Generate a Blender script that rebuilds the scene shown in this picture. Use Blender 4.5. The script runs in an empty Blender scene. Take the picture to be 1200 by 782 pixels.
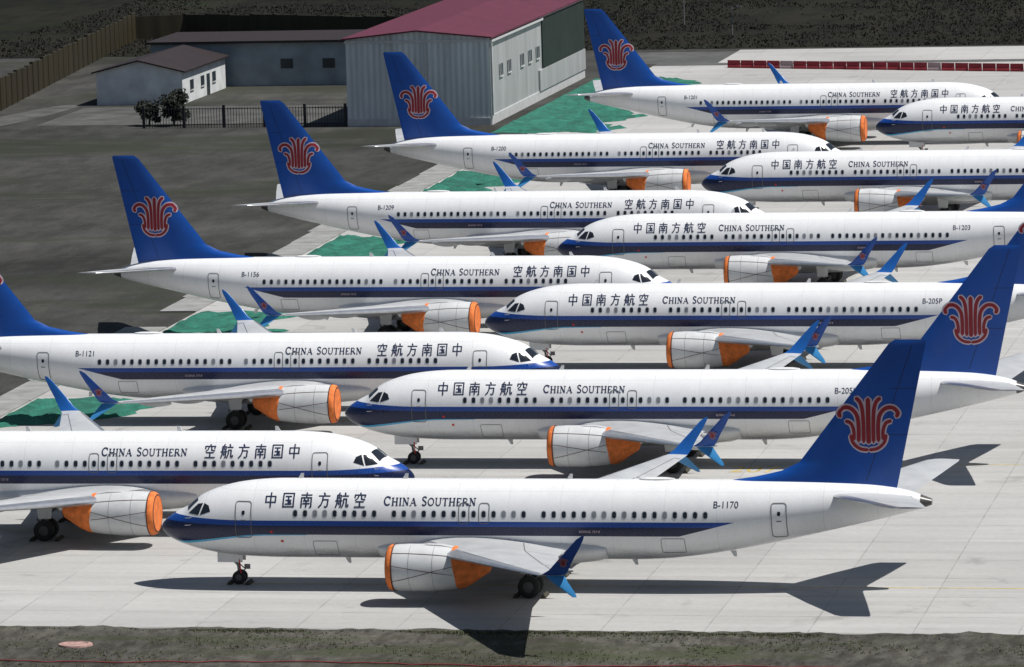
import bpy, bmesh, math, random
import numpy as np
from mathutils import Vector, Matrix
random.seed(4); rng=np.random.default_rng(4)
scn=bpy.context.scene
C=scn.collection
PSI=0.2
cS,sS=math.cos(PSI),math.sin(PSI)
# ------------------------------------------------------------------ materials
class E:
    def __init__(s,nt): s.nt=nt
    def lk(s,a,sock):
        if isinstance(a,(int,float)): sock.default_value=a
        elif isinstance(a,tuple): sock.default_value=(*a,1) if len(a)==3 else a
        else: s.nt.links.new(a,sock)
    def m(s,op,*a,clamp=False):
        n=s.nt.nodes.new('ShaderNodeMath'); n.operation=op; n.use_clamp=clamp
        for i,x in enumerate(a): s.lk(x,n.inputs[i])
        return n.outputs[0]
    def sm(s,x,a,b,c=0.0,d=1.0,kind='SMOOTHSTEP'):
        n=s.nt.nodes.new('ShaderNodeMapRange'); n.interpolation_type=kind
        s.lk(x,n.inputs[0])
        for i,v in enumerate((a,b,c,d)): s.lk(v,n.inputs[1+i])
        return n.outputs[0]
    def mix(s,f,a,b,mode='MIX'):
        n=s.nt.nodes.new('ShaderNodeMix'); n.data_type='RGBA'; n.blend_type=mode
        s.lk(f,n.inputs[0]); s.lk(a,n.inputs[6]); s.lk(b,n.inputs[7])
        return n.outputs[2]
    def obj(s):
        return s.nt.nodes.new('ShaderNodeTexCoord').outputs['Object']
    def objr(s):
        # object coordinates shifted by a per-object random amount: no two aircraft weather alike
        o=s.obj();i=s.nt.nodes.new('ShaderNodeObjectInfo');r=s.m('MULTIPLY',i.outputs['Random'],60.0)
        a=s.nt.nodes.new('ShaderNodeVectorMath');a.operation='ADD'
        s.nt.links.new(o,a.inputs[0]);s.nt.links.new(s.comb(r,r,r),a.inputs[1]);return a.outputs[0]
    def sep(s,v):
        n=s.nt.nodes.new('ShaderNodeSeparateXYZ'); s.nt.links.new(v,n.inputs[0]); return n.outputs
    def mp(s,v,scale=(1,1,1),loc=(0,0,0),rot=(0,0,0)):
        n=s.nt.nodes.new('ShaderNodeMapping'); s.nt.links.new(v,n.inputs[0])
        n.inputs['Scale'].default_value=scale;n.inputs['Location'].default_value=loc;n.inputs['Rotation'].default_value=rot
        return n.outputs[0]
    def noise(s,v,sc,det=4,ro=.55,dist=0):
        n=s.nt.nodes.new('ShaderNodeTexNoise'); s.nt.links.new(v,n.inputs['Vector'])
        n.inputs['Scale'].default_value=sc;n.inputs['Detail'].default_value=det;n.inputs['Roughness'].default_value=ro
        n.inputs['Distortion'].default_value=dist
        return n.outputs['Fac']
    def white(s,v):
        n=s.nt.nodes.new('ShaderNodeTexWhiteNoise'); n.noise_dimensions='3D'; s.nt.links.new(v,n.inputs['Vector']); return n.outputs['Value']
    def comb(s,x,y,z=0.0):
        n=s.nt.nodes.new('ShaderNodeCombineXYZ')
        for i,a in enumerate((x,y,z)): s.lk(a,n.inputs[i])
        return n.outputs[0]
    def bump(s,h,st=.3,d=.02):
        n=s.nt.nodes.new('ShaderNodeBump'); n.inputs['Strength'].default_value=st;n.inputs['Distance'].default_value=d
        s.nt.links.new(h,n.inputs['Height']); return n.outputs[0]
def newmat(name):
    m=bpy.data.materials.new(name); m.use_nodes=True
    b=m.node_tree.nodes['Principled BSDF']; return m,E(m.node_tree),b
def plain(name,col,rough=.5,metal=0,var=.12,sc=1.5,coat=0,spec=.5):
    m,e,b=newmat(name); o=e.objr()
    n=e.noise(o,sc,5,.6)
    f=e.sm(n,.3,.7,1-var,1+var,'LINEAR')
    e.lk(e.mix(1.0,col,e.comb(f,f,f),'MULTIPLY'),b.inputs['Base Color'])
    b.inputs['Roughness'].default_value=rough;b.inputs['Metallic'].default_value=metal
    b.inputs['Specular IOR Level'].default_value=spec
    if coat: b.inputs['Coat Weight'].default_value=coat;b.inputs['Coat Roughness'].default_value=.12
    return m
ROYAL=(.010,.066,.33);NAVY=(.004,.010,.055);CYAN=(.08,.42,.68)
def fus_mat():
    m,e,b=newmat('white_airframe_paint'); o=e.obj(); X,Y,Z=e.sep(o); orr=e.objr()
    zu=e.m('ADD',3.57,e.sm(X,4.5,0.8,0,.10))
    zl=e.m('SUBTRACT',2.85,e.sm(X,6.0,0,0,.58))
    end=e.m('MULTIPLY_ADD',e.m('SUBTRACT',Z,2.87),3.9,27.0)
    ok=e.m('LESS_THAN',X,end)
    below=e.m('LESS_THAN',Z,zu); above=e.m('GREATER_THAN',Z,zl)
    band=e.m('MULTIPLY',e.m('MULTIPLY',below,above),ok)
    split=e.m('GREATER_THAN',Z,e.m('ADD',3.31,e.sm(X,5,.8,0,.05)))
    wn=e.noise(e.mp(orr,(1.2,1.2,.25)),1.3,5,.6)
    fine=e.noise(orr,9,3,.6)
    dirt=e.m('MULTIPLY',e.sm(wn,.3,.75,1.01,.94,'LINEAR'),e.sm(fine,.3,.7,.985,1.01,'LINEAR'))
    fr=e.m('FRACT',e.m('DIVIDE',X,2.62)); jl=e.m('LESS_THAN',fr,.011)
    dirt=e.m('MULTIPLY',dirt,e.m('SUBTRACT',1.0,e.m('MULTIPLY',jl,.15)))
    zl2=e.m('LESS_THAN',e.m('ABSOLUTE',e.m('SUBTRACT',Z,4.98)),.012)
    dirt=e.m('MULTIPLY',dirt,e.m('SUBTRACT',1.0,e.m('MULTIPLY',zl2,.12)))
    # belly grime runs
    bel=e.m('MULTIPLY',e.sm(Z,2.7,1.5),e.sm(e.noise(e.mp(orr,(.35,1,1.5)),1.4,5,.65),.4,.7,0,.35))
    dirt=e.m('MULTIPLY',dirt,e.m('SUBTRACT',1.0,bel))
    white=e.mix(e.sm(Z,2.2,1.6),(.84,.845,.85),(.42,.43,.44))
    blue=e.mix(split,NAVY,ROYAL)
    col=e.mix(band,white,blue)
    d=e.m('SUBTRACT',zl,Z)
    wd=e.sm(X,0,8.5,.13,.0,'LINEAR')
    cy=e.m('MULTIPLY',e.m('MULTIPLY',e.m('LESS_THAN',d,e.m('ADD',wd,.02)),e.m('GREATER_THAN',d,.0)),e.m('LESS_THAN',X,8.0))
    col=e.mix(cy,col,CYAN)
    col=e.mix(e.m('GREATER_THAN',X,38.75),col,(.09,.085,.08))
    col=e.mix(1.0,col,e.comb(dirt,dirt,dirt),'MULTIPLY')
    e.lk(col,b.inputs['Base Color']); e.lk(e.sm(fine,.3,.7,.24,.36,'LINEAR'),b.inputs['Roughness'])
    b.inputs['Specular IOR Level'].default_value=.5
    return m
M={}
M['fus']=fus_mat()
M['white']=plain('white_paint',(.78,.78,.77),.35,0,.10,1.2,.2)
M['wing']=plain('grey_wing_paint',(.50,.51,.515),.36,0,.14,.7,.1)
M['metal']=plain('bare_aluminium',(.62,.63,.65),.28,.8,.1,2)
M['blue']=plain('royal_blue_paint',(.010,.080,.37),.30,0,.10,.35,.15,.4)
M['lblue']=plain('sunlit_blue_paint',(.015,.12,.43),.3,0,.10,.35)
M['cyan']=plain('light_blue_paint',(.05,.26,.55),.3,0,.1,.8)
M['navyl']=plain('navy_marking',(.012,.022,.065),.5,0,.05)
M['dark']=plain('dark_line',(.14,.145,.15),.6,0,.05)
M['glass']=plain('cabin_glass',(.018,.022,.03),.10,0,.3,2)
M['shade']=plain('window_shade',(.20,.21,.23),.4,0,.2,2)
M['frame']=plain('window_frame',(.50,.52,.55),.4,0,.05)
M['red']=plain('flower_red',(.27,.012,.020),.5,0,.1)
M['lwhite']=plain('flower_outline',(.60,.48,.53),.5,0,.05)
M['orange']=plain('orange_canvas',(.78,.20,.045),.85,0,.28,3)
M['strap']=plain('strap',(.09,.03,.022),.8,0,.1)
M['rubber']=plain('tyre_rubber',(.016,.016,.016),.8,0,.2)
M['strut']=plain('gear_strut',(.18,.18,.18),.45,.3,.1)
M['hub']=plain('wheel_hub',(.09,.09,.09),.5,.2,.1)
M['nac']=plain('nacelle_paint',(.64,.65,.65),.34,0,.10,1.1,.15)
M['redflag']=plain('red_flag',(.6,.03,.02),.7)
M['chock']=plain('chock_rubber',(.05,.045,.03),.8)
# ------------------------------------------------------------------ mesh helpers
class MB:
    def __init__(s): s.v=[];s.f=[];s.m=[]
    def add(s,vs,fs,mi=0):
        o=len(s.v); s.v+= [tuple(map(float,p)) for p in vs]
        s.f+=[tuple(i+o for i in f) for f in fs]; s.m+=[mi]*len(fs)
    def mesh(s,name,mats,ang=35,smooth=True):
        me=bpy.data.meshes.new(name); me.from_pydata(s.v,[],s.f)
        for k in mats: me.materials.append(M[k] if isinstance(k,str) else k)
        me.polygons.foreach_set('material_index',s.m)
        if smooth:
            me.polygons.foreach_set('use_smooth',[True]*len(me.polygons))
            me.set_sharp_from_angle(angle=math.radians(ang))
        me.update(); return me
def loft(mb,rings,mi=0,caps=True,closed=True,flip=False,mfn=None):
    n=len(rings[0]); vs=[p for r in rings for p in r]; fs=[];ms=[]
    for i in range(len(rings)-1):
        for j in range(n if closed else n-1):
            a=i*n+j;b=i*n+(j+1)%n;c=(i+1)*n+(j+1)%n;d=(i+1)*n+j
            fs.append((a,b,c,d) if not flip else (d,c,b,a));ms.append(mfn(j) if mfn else mi)
    if caps:
        fs.append(tuple(range(n))[::-1] if not flip else tuple(range(n))); k=(len(rings)-1)*n
        fs.append(tuple(range(k,k+n)) if not flip else tuple(range(k,k+n))[::-1]);ms+=[mi,mi]
    o=len(mb.v);mb.v+=[tuple(map(float,p)) for p in vs];mb.f+=[tuple(i+o for i in f) for f in fs];mb.m+=ms
def tube(mb,p0,p1,r0,r1=None,n=12,mi=0):
    r1=r0 if r1 is None else r1
    p0=Vector(p0);p1=Vector(p1);d=(p1-p0).normalized()
    a=d.orthogonal().normalized();b=d.cross(a)
    R=[]
    for p,r in((p0,r0),(p1,r1)):
        R.append([p+a*r*math.cos(2*math.pi*k/n)+b*r*math.sin(2*math.pi*k/n) for k in range(n)])
    loft(mb,R,mi)
def revolve(mb,prof,c,axis='x',n=40,mi=0,caps=False):
    R=[]
    for a,r in prof:
        ring=[]
        for k in range(n):
            t=2*math.pi*k/n
            if axis=='x': ring.append((a,c[1]+r*math.sin(t),c[2]+r*math.cos(t)))
            else: ring.append((c[0]+r*math.sin(t),c[1]+a,c[2]+r*math.cos(t)))
        R.append(ring)
    loft(mb,R,mi,caps)
def box(mb,x0,x1,y0,y1,z0,z1,mi=0):
    v=[(x0,y0,z0),(x1,y0,z0),(x1,y1,z0),(x0,y1,z0),(x0,y0,z1),(x1,y0,z1),(x1,y1,z1),(x0,y1,z1)]
    mb.add(v,[(0,3,2,1),(4,5,6,7),(0,1,5,4),(1,2,6,5),(2,3,7,6),(3,0,4,7)],mi)
def pchip(xs,ys):
    xs=np.array(xs,float);ys=np.array(ys,float);h=np.diff(xs);dl=np.diff(ys)/h
    d=np.zeros(len(xs));d[0]=dl[0];d[-1]=dl[-1]
    for k in range(1,len(xs)-1):
        if dl[k-1]*dl[k]>0:
            w1=2*h[k]+h[k-1];w2=h[k]+2*h[k-1]; d[k]=(w1+w2)/(w1/dl[k-1]+w2/dl[k])
    def f(x):
        x=min(max(x,xs[0]),xs[-1]);k=min(max(int(np.searchsorted(xs,x))-1,0),len(xs)-2)
        t=(x-xs[k])/h[k]
        return float((2*t**3-3*t*t+1)*ys[k]+(t**3-2*t*t+t)*h[k]*d[k]+(-2*t**3+3*t*t)*ys[k+1]+(t**3-t*t)*h[k]*d[k+1])
    return f
sq=lambda L:[math.sqrt(a) for a in L]
X1=[0,.05,.15,.35,.7,1.1,1.45,1.9,2.3,2.8,3.4,4.3,5.5,6.5,27,30,34,36,38,39,39.3]
T1=[2.92,3.06,3.20,3.38,3.62,3.84,4.02,4.38,4.63,4.85,5.04,5.24,5.37,5.41,5.41,5.41,5.37,5.26,4.95,4.62,4.50]
X2=[0,.05,.15,.35,.7,1.2,1.8,2.7,3.6,5,6.5,24.5,26,28,30,32,34,36,38,39,39.3]
B2=[2.92,2.79,2.66,2.48,2.28,2.06,1.87,1.67,1.54,1.44,1.40,1.40,1.46,1.68,2.02,2.42,2.86,3.32,3.80,4.08,4.20]
X3=[0,.05,.15,.35,.7,1.2,1.8,2.7,3.6,5,6.5,26,28,30,32,34,36,38,39,39.3]
W3=[0,.15,.30,.52,.81,1.11,1.37,1.62,1.75,1.85,1.88,1.88,1.86,1.76,1.58,1.32,1.00,.60,.33,.22]
ft_,fb_,fw_=pchip(sq(X1),T1),pchip(sq(X2),B2),pchip(sq(X3),W3)
ZT=lambda x:ft_(math.sqrt(max(x,0)));ZB=lambda x:fb_(math.sqrt(max(x,0)));HW=lambda x:fw_(math.sqrt(max(x,0)))
def S(x,th,side):
    zt,zb,w=ZT(x),ZB(x),HW(x); return Vector((x,side*w*math.sin(th),(zt+zb)/2+(zt-zb)/2*math.cos(th)))
def SN(x,th,side,off):
    p=S(x,th,side); e=.01
    a=S(x+e,th,side)-S(max(x-e,0),th,side); b=S(x,th+e,side)-S(x,th-e,side)
    n=a.cross(b).normalized()
    c=Vector((x,0,(ZT(x)+ZB(x))/2))
    if n.dot(p-c)<0:n=-n
    return p+n*off
def fmap(side):
    def f(x,z,off):
        zt,zb=ZT(x),ZB(x); q=(z-(zt+zb)/2)/((zt-zb)/2)
        return SN(x,math.acos(max(-1,min(1,q))),side,off)
    return f
# ------------------------------------------------------------------ decal helpers
def strip(mb,pts,w,fn,off,mi,cap=0.0,rnd=False,maxl=.12):
    P=[Vector(p) for p in pts]
    if cap and len(P)>1:
        P[0]=P[0]-(P[1]-P[0]).normalized()*cap; P[-1]=P[-1]+(P[-1]-P[-2]).normalized()*cap
    Q=[P[0]]
    for a,b in zip(P,P[1:]):
        k=max(1,int(math.ceil((b-a).length/maxl)))
        Q+=[a.lerp(b,i/k) for i in range(1,k+1)]
    L=[0]
    for a,b in zip(Q,Q[1:]): L.append(L[-1]+(b-a).length)
    vs=[]
    for i,q in enumerate(Q):
        a=Q[max(i-1,0)];b=Q[min(i+1,len(Q)-1)];d=(b-a).normalized();n=Vector((-d.y,d.x))
        h=w/2
        if rnd:
            r=w/2; e=min(L[i],L[-1]-L[i])
            if e<r: h=h*math.sqrt(max(0.02,1-((r-e)/r)**2))
        vs.append(fn(q.x+n.x*h,q.y+n.y*h,off));vs.append(fn(q.x-n.x*h,q.y-n.y*h,off))
    mb.add(vs,[(2*i,2*i+1,2*i+3,2*i+2) for i in range(len(Q)-1)],mi)
def rrect(cx,cz,w,h,r,n=4):
    pts=[]
    for (sx,sz,a0) in((1,1,0),(-1,1,90),(-1,-1,180),(1,-1,270)):
        for k in range(n+1):
            a=math.radians(a0+90*k/n); pts.append((cx+sx*(w/2-r)+r*math.cos(a),cz+sz*(h/2-r)+r*math.sin(a)))
    return pts
def fan(mb,pts,cx,cz,fn,off,mi):
    vs=[fn(cx,cz,off)]+[fn(a,b,off) for a,b in pts];n=len(pts)
    mb.add(vs,[(0,1+i,1+(i+1)%n) for i in range(n)],mi)
def ringd(mb,cx,cz,w,h,r,t,fn,off,mi):
    o=rrect(cx,cz,w,h,r,4); i_=rrect(cx,cz,w-2*t,h-2*t,max(r-t,.01),4)
    O2=[];I2=[];n=len(o)
    for k in range(n):
        L=math.dist(o[k],o[(k+1)%n]);q=max(1,int(L/.15))
        for j in range(q):
            O2.append([o[k][d]+(o[(k+1)%n][d]-o[k][d])*j/q for d in(0,1)]);I2.append([i_[k][d]+(i_[(k+1)%n][d]-i_[k][d])*j/q for d in(0,1)])
    n=len(O2);vs=[fn(*p,off) for p in O2]+[fn(*p,off) for p in I2]
    mb.add(vs,[(k,(k+1)%n,n+(k+1)%n,n+k) for k in range(n)],mi)
def arc(cx,cy,rx,ry,a0,a1,n=14):
    return [(cx+rx*math.cos(math.radians(a0+(a1-a0)*k/n)),cy+ry*math.sin(math.radians(a0+(a1-a0)*k/n))) for k in range(n+1)]
TK,TN=.17,.085
def sf(x,y,l=.16): return ([(x-l,y),(x+l,y)],TN)
LET={'C':(.86,[(arc(.44,.5,.36,.44,42,318),.15),([(.74,.97),(.74,.66)],TN)]),
'H':(.98,[([(.22,.03),(.22,.97)],TK),([(.78,.03),(.78,.97)],TK),([(.22,.5),(.78,.5)],TN),sf(.22,.04),sf(.22,.96),sf(.78,.04),sf(.78,.96)]),
'I':(.46,[([(.23,.03),(.23,.97)],TK),sf(.23,.04),sf(.23,.96)]),
'N':(1.0,[([(.2,.03),(.2,.97)],TN),([(.8,.03),(.8,.97)],TN),([(.2,.95),(.8,.06)],TK),sf(.2,.04),sf(.8,.96),sf(.16,.96,.12)]),
'A':(.98,[([(.16,.04),(.48,.97)],TN),([(.48,.97),(.82,.04)],TK),([(.28,.34),(.7,.34)],TN),sf(.14,.04,.13),sf(.84,.04)]),
'S':(.68,[([(.56,.8),(.46,.92),(.3,.95),(.14,.86),(.12,.7),(.24,.58),(.42,.47),(.55,.34),(.54,.17),(.4,.05),(.22,.05),(.1,.18)],.14)]),
'O':(.96,[(arc(.48,.5,.38,.44,0,360,22),.13)]),
'U':(.98,[([(.2,.96),(.2,.32),(.27,.12),(.48,.04),(.7,.12),(.78,.32),(.78,.96)],.13),sf(.2,.96),sf(.78,.96)]),
'T':(.84,[([(.42,.03),(.42,.95)],TK),([(.04,.94),(.8,.94)],TN),sf(.42,.04),([(.06,.96),(.06,.74)],.07),([(.78,.96),(.78,.74)],.07)]),
'E':(.8,[([(.2,.03),(.2,.97)],TK),([(.1,.94),(.7,.94)],TN),([(.1,.05),(.72,.05)],TN),([(.2,.5),(.56,.5)],TN),([(.7,.96),(.7,.76)],.07),([(.72,.03),(.72,.25)],.07)]),
'R':(.92,[([(.2,.03),(.2,.97)],TK),([(.1,.94),(.52,.94),(.66,.84),(.68,.7),(.6,.55),(.45,.5),(.2,.5)],.1),([(.45,.5),(.85,.03)],TK),sf(.2,.04)])}
HAN=[[[(1.3,3.4),(1.3,7.6),(8.7,7.6),(8.7,3.4)],[(1.3,3.6),(8.7,3.6)],[(5,0),(5,10)]],
[[(1,.2),(1,9.6),(9,9.6),(9,.2)],[(1,.5),(9,.5)],[(2.8,7.6),(7.2,7.6)],[(3,5),(7,5)],[(2.6,2.4),(7.4,2.4)],[(5,7.6),(5,2.4)],[(6,4.2),(6.8,3.3)]],
[[(1,8.6),(9,8.6)],[(5,10),(5,6.8)],[(1.2,0),(1.2,6.8),(8.8,6.8),(8.8,.3),(7.8,.2)],[(3.4,6),(4,5)],[(6.6,6),(6,5)],[(2.8,4.7),(7.2,4.7)],[(2.5,2.8),(7.5,2.8)],[(5,4.7),(5,.3)]],
[[(4.5,10),(5.3,8.8)],[(.8,8),(9.2,8)],[(4,8),(3.8,4.5),(2.8,2),(1,.2)],[(3.9,5.5),(8,5.5),(7.6,1),(6.8,.3),(5.5,.8)]],
[[(2.8,10),(2,8.7)],[(1.2,8.5),(1.2,3),(.3,.2)],[(1.2,8.5),(4,8.5),(4,.7),(3.2,.3)],[(.1,4.8),(4.9,4.8)],[(2.5,7.5),(2.7,6.2)],[(2.5,3.6),(2.7,2.3)],[(7,10),(7.4,8.8)],[(5.2,8),(9.8,8)],[(6.3,6),(6.3,3),(5.2,.3)],[(6.3,6),(8.5,6),(8.5,1),(9.8,.8),(9.8,2)]],
[[(5,10),(5.2,9)],[(1,7),(1,8.7),(9,8.7),(8.6,7.2)],[(3.8,8),(3.2,6.5),(1.5,5.2)],[(6,8),(6.2,6),(8.8,5.6)],[(2,4.2),(8,4.2)],[(5,4.2),(5,.6)],[(1,.5),(9,.5)]]]
def sidex(side,x0,wd):
    return (lambda u:x0+u) if side<0 else (lambda u:x0+wd-u)
def titles(mb,side,mi):
    fm=fmap(side)
    for i,ch in enumerate(HAN):
        x0=5.82+i*.92; z0=4.22; sz=.66; sx=sidex(side,x0,sz); k=0
        for st in ch:
            for a,b in zip(st,st[1:]):
                w=.074 if abs(a[1]-b[1])>abs(a[0]-b[0]) else .055
                fn=lambda u,v,o:fm(sx(u),z0+v,o)
                strip(mb,[(a[0]*sz/10,a[1]*sz/10),(b[0]*sz/10,b[1]*sz/10)],w,fn,.014+.0007*k,mi,cap=.02);k+=1
    txt="CHINA SOUTHERN"
    def adv(c,i): return (.5 if c==' ' else (LET[c][0]*(1.0 if i in(0,6) else .86)))*1.05
    tot=sum(adv(c,i) for i,c in enumerate(txt)); wd=4.74; s=wd/tot; sx=sidex(side,11.98,wd); u0=0;z0=4.32
    for i,c in enumerate(txt):
        if c!=' ':
            k_=1.0 if i in(0,6) else .86
            for j,(pts,w) in enumerate(LET[c][1]):
                if len(pts)>4:
                    strip(mb,[((u0+p[0]*k_)*s,p[1]*k_*s*1.0) for p in pts],w*k_*s*1.1,lambda u,v,o:fm(sx(u),z0+v,o),.014+.0008*j,mi)
                else:
                    for jj,(a,b) in enumerate(zip(pts,pts[1:])):
                        strip(mb,[((u0+a[0]*k_)*s,a[1]*k_*s*1.0),((u0+b[0]*k_)*s,b[1]*k_*s*1.0)],w*k_*s*1.1,lambda u,v,o:fm(sx(u),z0+v,o),.014+.0008*(j+jj),mi)
        u0+=adv(c,i)
def textmesh(txt,size):
    cu=bpy.data.curves.new('tmp','FONT');cu.body=txt;cu.size=size
    ob=bpy.data.objects.new('tmp',cu);C.objects.link(ob)
    dg=bpy.context.evaluated_depsgraph_get();dg.update()
    me=ob.evaluated_get(dg).to_mesh()
    bm=bmesh.new();bm.from_mesh(me)
    z=-.2
    while z<size*1.2:
        bmesh.ops.bisect_plane(bm,geom=bm.verts[:]+bm.edges[:]+bm.faces[:],plane_co=(0,z,0),plane_no=(0,1,0));z+=.08
    bm.verts.index_update()
    vs=[(v.co.x,v.co.y) for v in bm.verts];fs=[tuple(v.index for v in f.verts) for f in bm.faces]
    bm.free();ob.evaluated_get(dg).to_mesh_clear();bpy.data.objects.remove(ob);bpy.data.curves.remove(cu)
    return vs,fs
def puttext(mb,txt,size,x0,z0,side,mi,off=.014,slant=0):
    vs,fs=textmesh(txt,size)
    if not vs:return
    wd=max(v[0] for v in vs);sx=sidex(side,x0,wd);fm=fmap(side)
    mb.add([fm(sx(v[0]+slant*v[1]),z0+v[1],off) for v in vs],fs,mi)
def catmull(P,n=6):
    P=[Vector(p) for p in P];Q=[P[0]*2-P[1]]+P+[P[-1]*2-P[-2]];o=[]
    for i in range(1,len(Q)-2):
        for k in range(n):
            t=k/n;a,b,c,d=Q[i-1:i+3]
            o.append(.5*((2*b)+(c-a)*t+(2*a-5*b+4*c-d)*t*t+(3*b-a-3*c+d)*t**3))
    o.append(P[-1]);return [tuple(p) for p in o]
LOGO=[([(0,-.02),(0,.7),(0,1.50)],.17)]
for s_ in(-1,1):
    LOGO+=[([(s_*.16,.0),(s_*.16,.6),(s_*.19,1.10),(s_*.27,1.36),(s_*.42,1.50)],.145),
    ([(s_*.32,.03),(s_*.315,.55),(s_*.37,.92),(s_*.56,1.14),(s_*.80,1.16),(s_*.96,1.00),(s_*.90,.84)],.15),
    ([(s_*.47,.10),(s_*.475,.42),(s_*.57,.66),(s_*.76,.74)],.13),
    ([(s_*.58,.30),(s_*.50,.02),(s_*.28,-.17),(0,-.22)],.12)]
def flower(mb,fn,s,mo,mi_,off0):
    k=0
    for pts,w in LOGO:
        strip(mb,[(a*s,b*s) for a,b in catmull(pts)],(w+.085)*s,fn,off0+.0015*k,mo,cap=.04*s,rnd=True,maxl=.1*s+.02);k+=1
    k=0
    for pts,w in LOGO:
        strip(mb,[(a*s,b*s) for a,b in catmull(pts)],(w-.020)*s,fn,off0+.018+.0015*k,mi_,rnd=True,maxl=.1*s+.02);k+=1
# ------------------------------------------------------------------ airliner parts
parts=[]
mb=MB()
xs=list(np.linspace(0,1,26)**2*3.0)[1:]+list(np.linspace(3.2,8,18))+list(np.linspace(8.8,26,16))+list(np.linspace(26.5,39.3,34))
xs=[.002]+xs
NT=72
R=[[(x,HW(x)*math.sin(2*math.pi*k/NT),(ZT(x)+ZB(x))/2+(ZT(x)-ZB(x))/2*math.cos(2*math.pi*k/NT)) for k in range(NT)] for x in xs]
loft(mb,R,0)
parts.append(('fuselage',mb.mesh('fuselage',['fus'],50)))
mb=MB();R=[]
for u in np.linspace(0.0,1,28):
    x=11.6+11.6*u;s=math.sin(math.pi*min(max(u,.001),.999))**.45
    hw=1.55+.50*s;hh=.55+.50*s;zc=2.12
    R.append([(x,hw*math.sin(2*math.pi*k/40),zc+hh*math.cos(2*math.pi*k/40)*(1 if math.cos(2*math.pi*k/40)<0 else .75)) for k in range(40)])
loft(mb,R);parts.append(('belly_fairing',mb.mesh('belly_fairing',['nac'],50)))
def windows():
    mb=MB();wr=random.Random(2)
    for side in(-1,1):
        fm=fmap(side)
        for i in range(42):
            x=7.45+i*.508
            if i in(9,24): continue
            mi=1 if wr.random()<.25 else 0
            ringd(mb,x,3.93,.275,.385,.12,.035,fm,.008,2)
            fan(mb,rrect(x,3.93,.205,.315,.10,4),x,3.93,fm,.011,mi)
        for (x,w,h,z) in((4.75,.86,1.84,3.58),(31.9,.78,1.78,3.62),(16.1,.56,1.02,3.96),(17.12,.56,1.02,3.96)):
            ringd(mb,x,z,w,h,.16,.04,fm,.016,3)
            if h>1.5:
                fan(mb,rrect(x,z+.36,.16,.22,.07,3),x,z+.36,fm,.012,0)
                strip(mb,[(x-.12,z-.02),(x+.12,z-.02)],.05,fm,.013,3)
        for (x,w,h,z) in((8.9,1.25,.85,2.1),(26.6,1.2,.8,2.35)):
            ringd(mb,x,z,w,h,.1,.025,fm,.016,3)
        for (x,z) in((6.2,3.0),(6.7,2.5)):
            fan(mb,rrect(x,z,.14,.12,.03,2),x,z,fm,.018,4)
        def quad(c,mi,n=6,off=.012,th=False):
            g=[]
            for a in range(n+1):
                for b in range(n+1):
                    u,v=a/n,b/n
                    x=(c[0][0]*(1-u)+c[1][0]*u)*(1-v)+(c[3][0]*(1-u)+c[2][0]*u)*v
                    z=(c[0][1]*(1-u)+c[1][1]*u)*(1-v)+(c[3][1]*(1-u)+c[2][1]*u)*v
                    g.append(SN(x,math.radians(z),side,off) if th else fm(x,z,off))
            mb.add(g,[(a*(n+1)+b,(a+1)*(n+1)+b,(a+1)*(n+1)+b+1,a*(n+1)+b+1) for a in range(n) for b in range(n)],mi)
        quad([(1.46,2.5),(1.68,42),(2.17,29),(1.98,2)],0,8,.014,True)
        quad([(1.74,3.80),(2.33,3.76),(2.52,4.31),(2.23,4.26)],0)
        quad([(2.41,3.76),(2.98,3.95),(2.86,4.22),(2.60,4.32)],0)
    return mb.mesh('windows_and_doors',['glass','shade','frame','dark','redflag'],60)
parts.append(('windows_and_doors',windows()))
mb=MB()
for side in(-1,1):
    titles(mb,side,0)
    puttext(mb,"BOEING 737-8",.17,21.9,3.03,side,1,.014,.25)
parts.append(('airline_titles',mb.mesh('airline_titles',['navyl','lwhite'],60)))
# fin
zle=[4.7,5.3,5.55,5.85,6.3,12.2,12.42];xle=[27.0,28.6,30.4,31.8,32.75,37.30,37.62]
LE=lambda z:float(np.interp(z,zle,xle)); TE=lambda z:float(np.interp(z,[4.7,5.1,12.3,12.42],[37.5,37.6,39.15,39.1]))
def finT(x,z):
    d=max(x-LE(z),0);e=max(TE(z)-x,0);T=.30+(.11-.30)*min(max((z-5)/7.3,0),1)
    return T*(1-math.exp(-d/.55))*min(1,e/3.0)**.8+.012
mb=MB();zs=list(np.linspace(4.7,6.6,14))+list(np.linspace(6.9,12.1,16))+[12.2,12.3,12.38,12.42];us=[.5-.5*math.cos(math.pi*k/24) for k in range(25)]
for side in(-1,1):
    vs=[];
    for z in zs:
        k=1 if z<12.2 else (1-((z-12.2)/.23)**2)*.9+.05
        for u in us:
            x=LE(z)+(TE(z)-LE(z))*u; vs.append((x,side*finT(x,z)*k,z))
    n=len(us)
    mb.add(vs,[(a*n+b,a*n+b+1,(a+1)*n+b+1,(a+1)*n+b) if side<0 else (a*n+b,(a+1)*n+b,(a+1)*n+b+1,a*n+b+1) for a in range(len(zs)-1) for b in range(n-1)],0)
    fn=lambda x,z,off,side=side:(x,side*(finT(x,z)+off),z)
    strip(mb,[(TE(5.3)-1.55,5.4),(TE(12)-.62,12.15)],.03,fn,.006,1,maxl=.3)
    for z in(7.7,10.0): strip(mb,[(TE(z)-1.3,z),(TE(z)-.02,z)],.022,fn,.006,1)
    flower(mb,lambda a,b,off,side=side:fn(36.25+a,7.08+b+.2,off),1.52,3,2,.010)
parts.append(('tail_fin',mb.mesh('tail_fin',['blue','navyl','red','lwhite'],50)))
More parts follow.
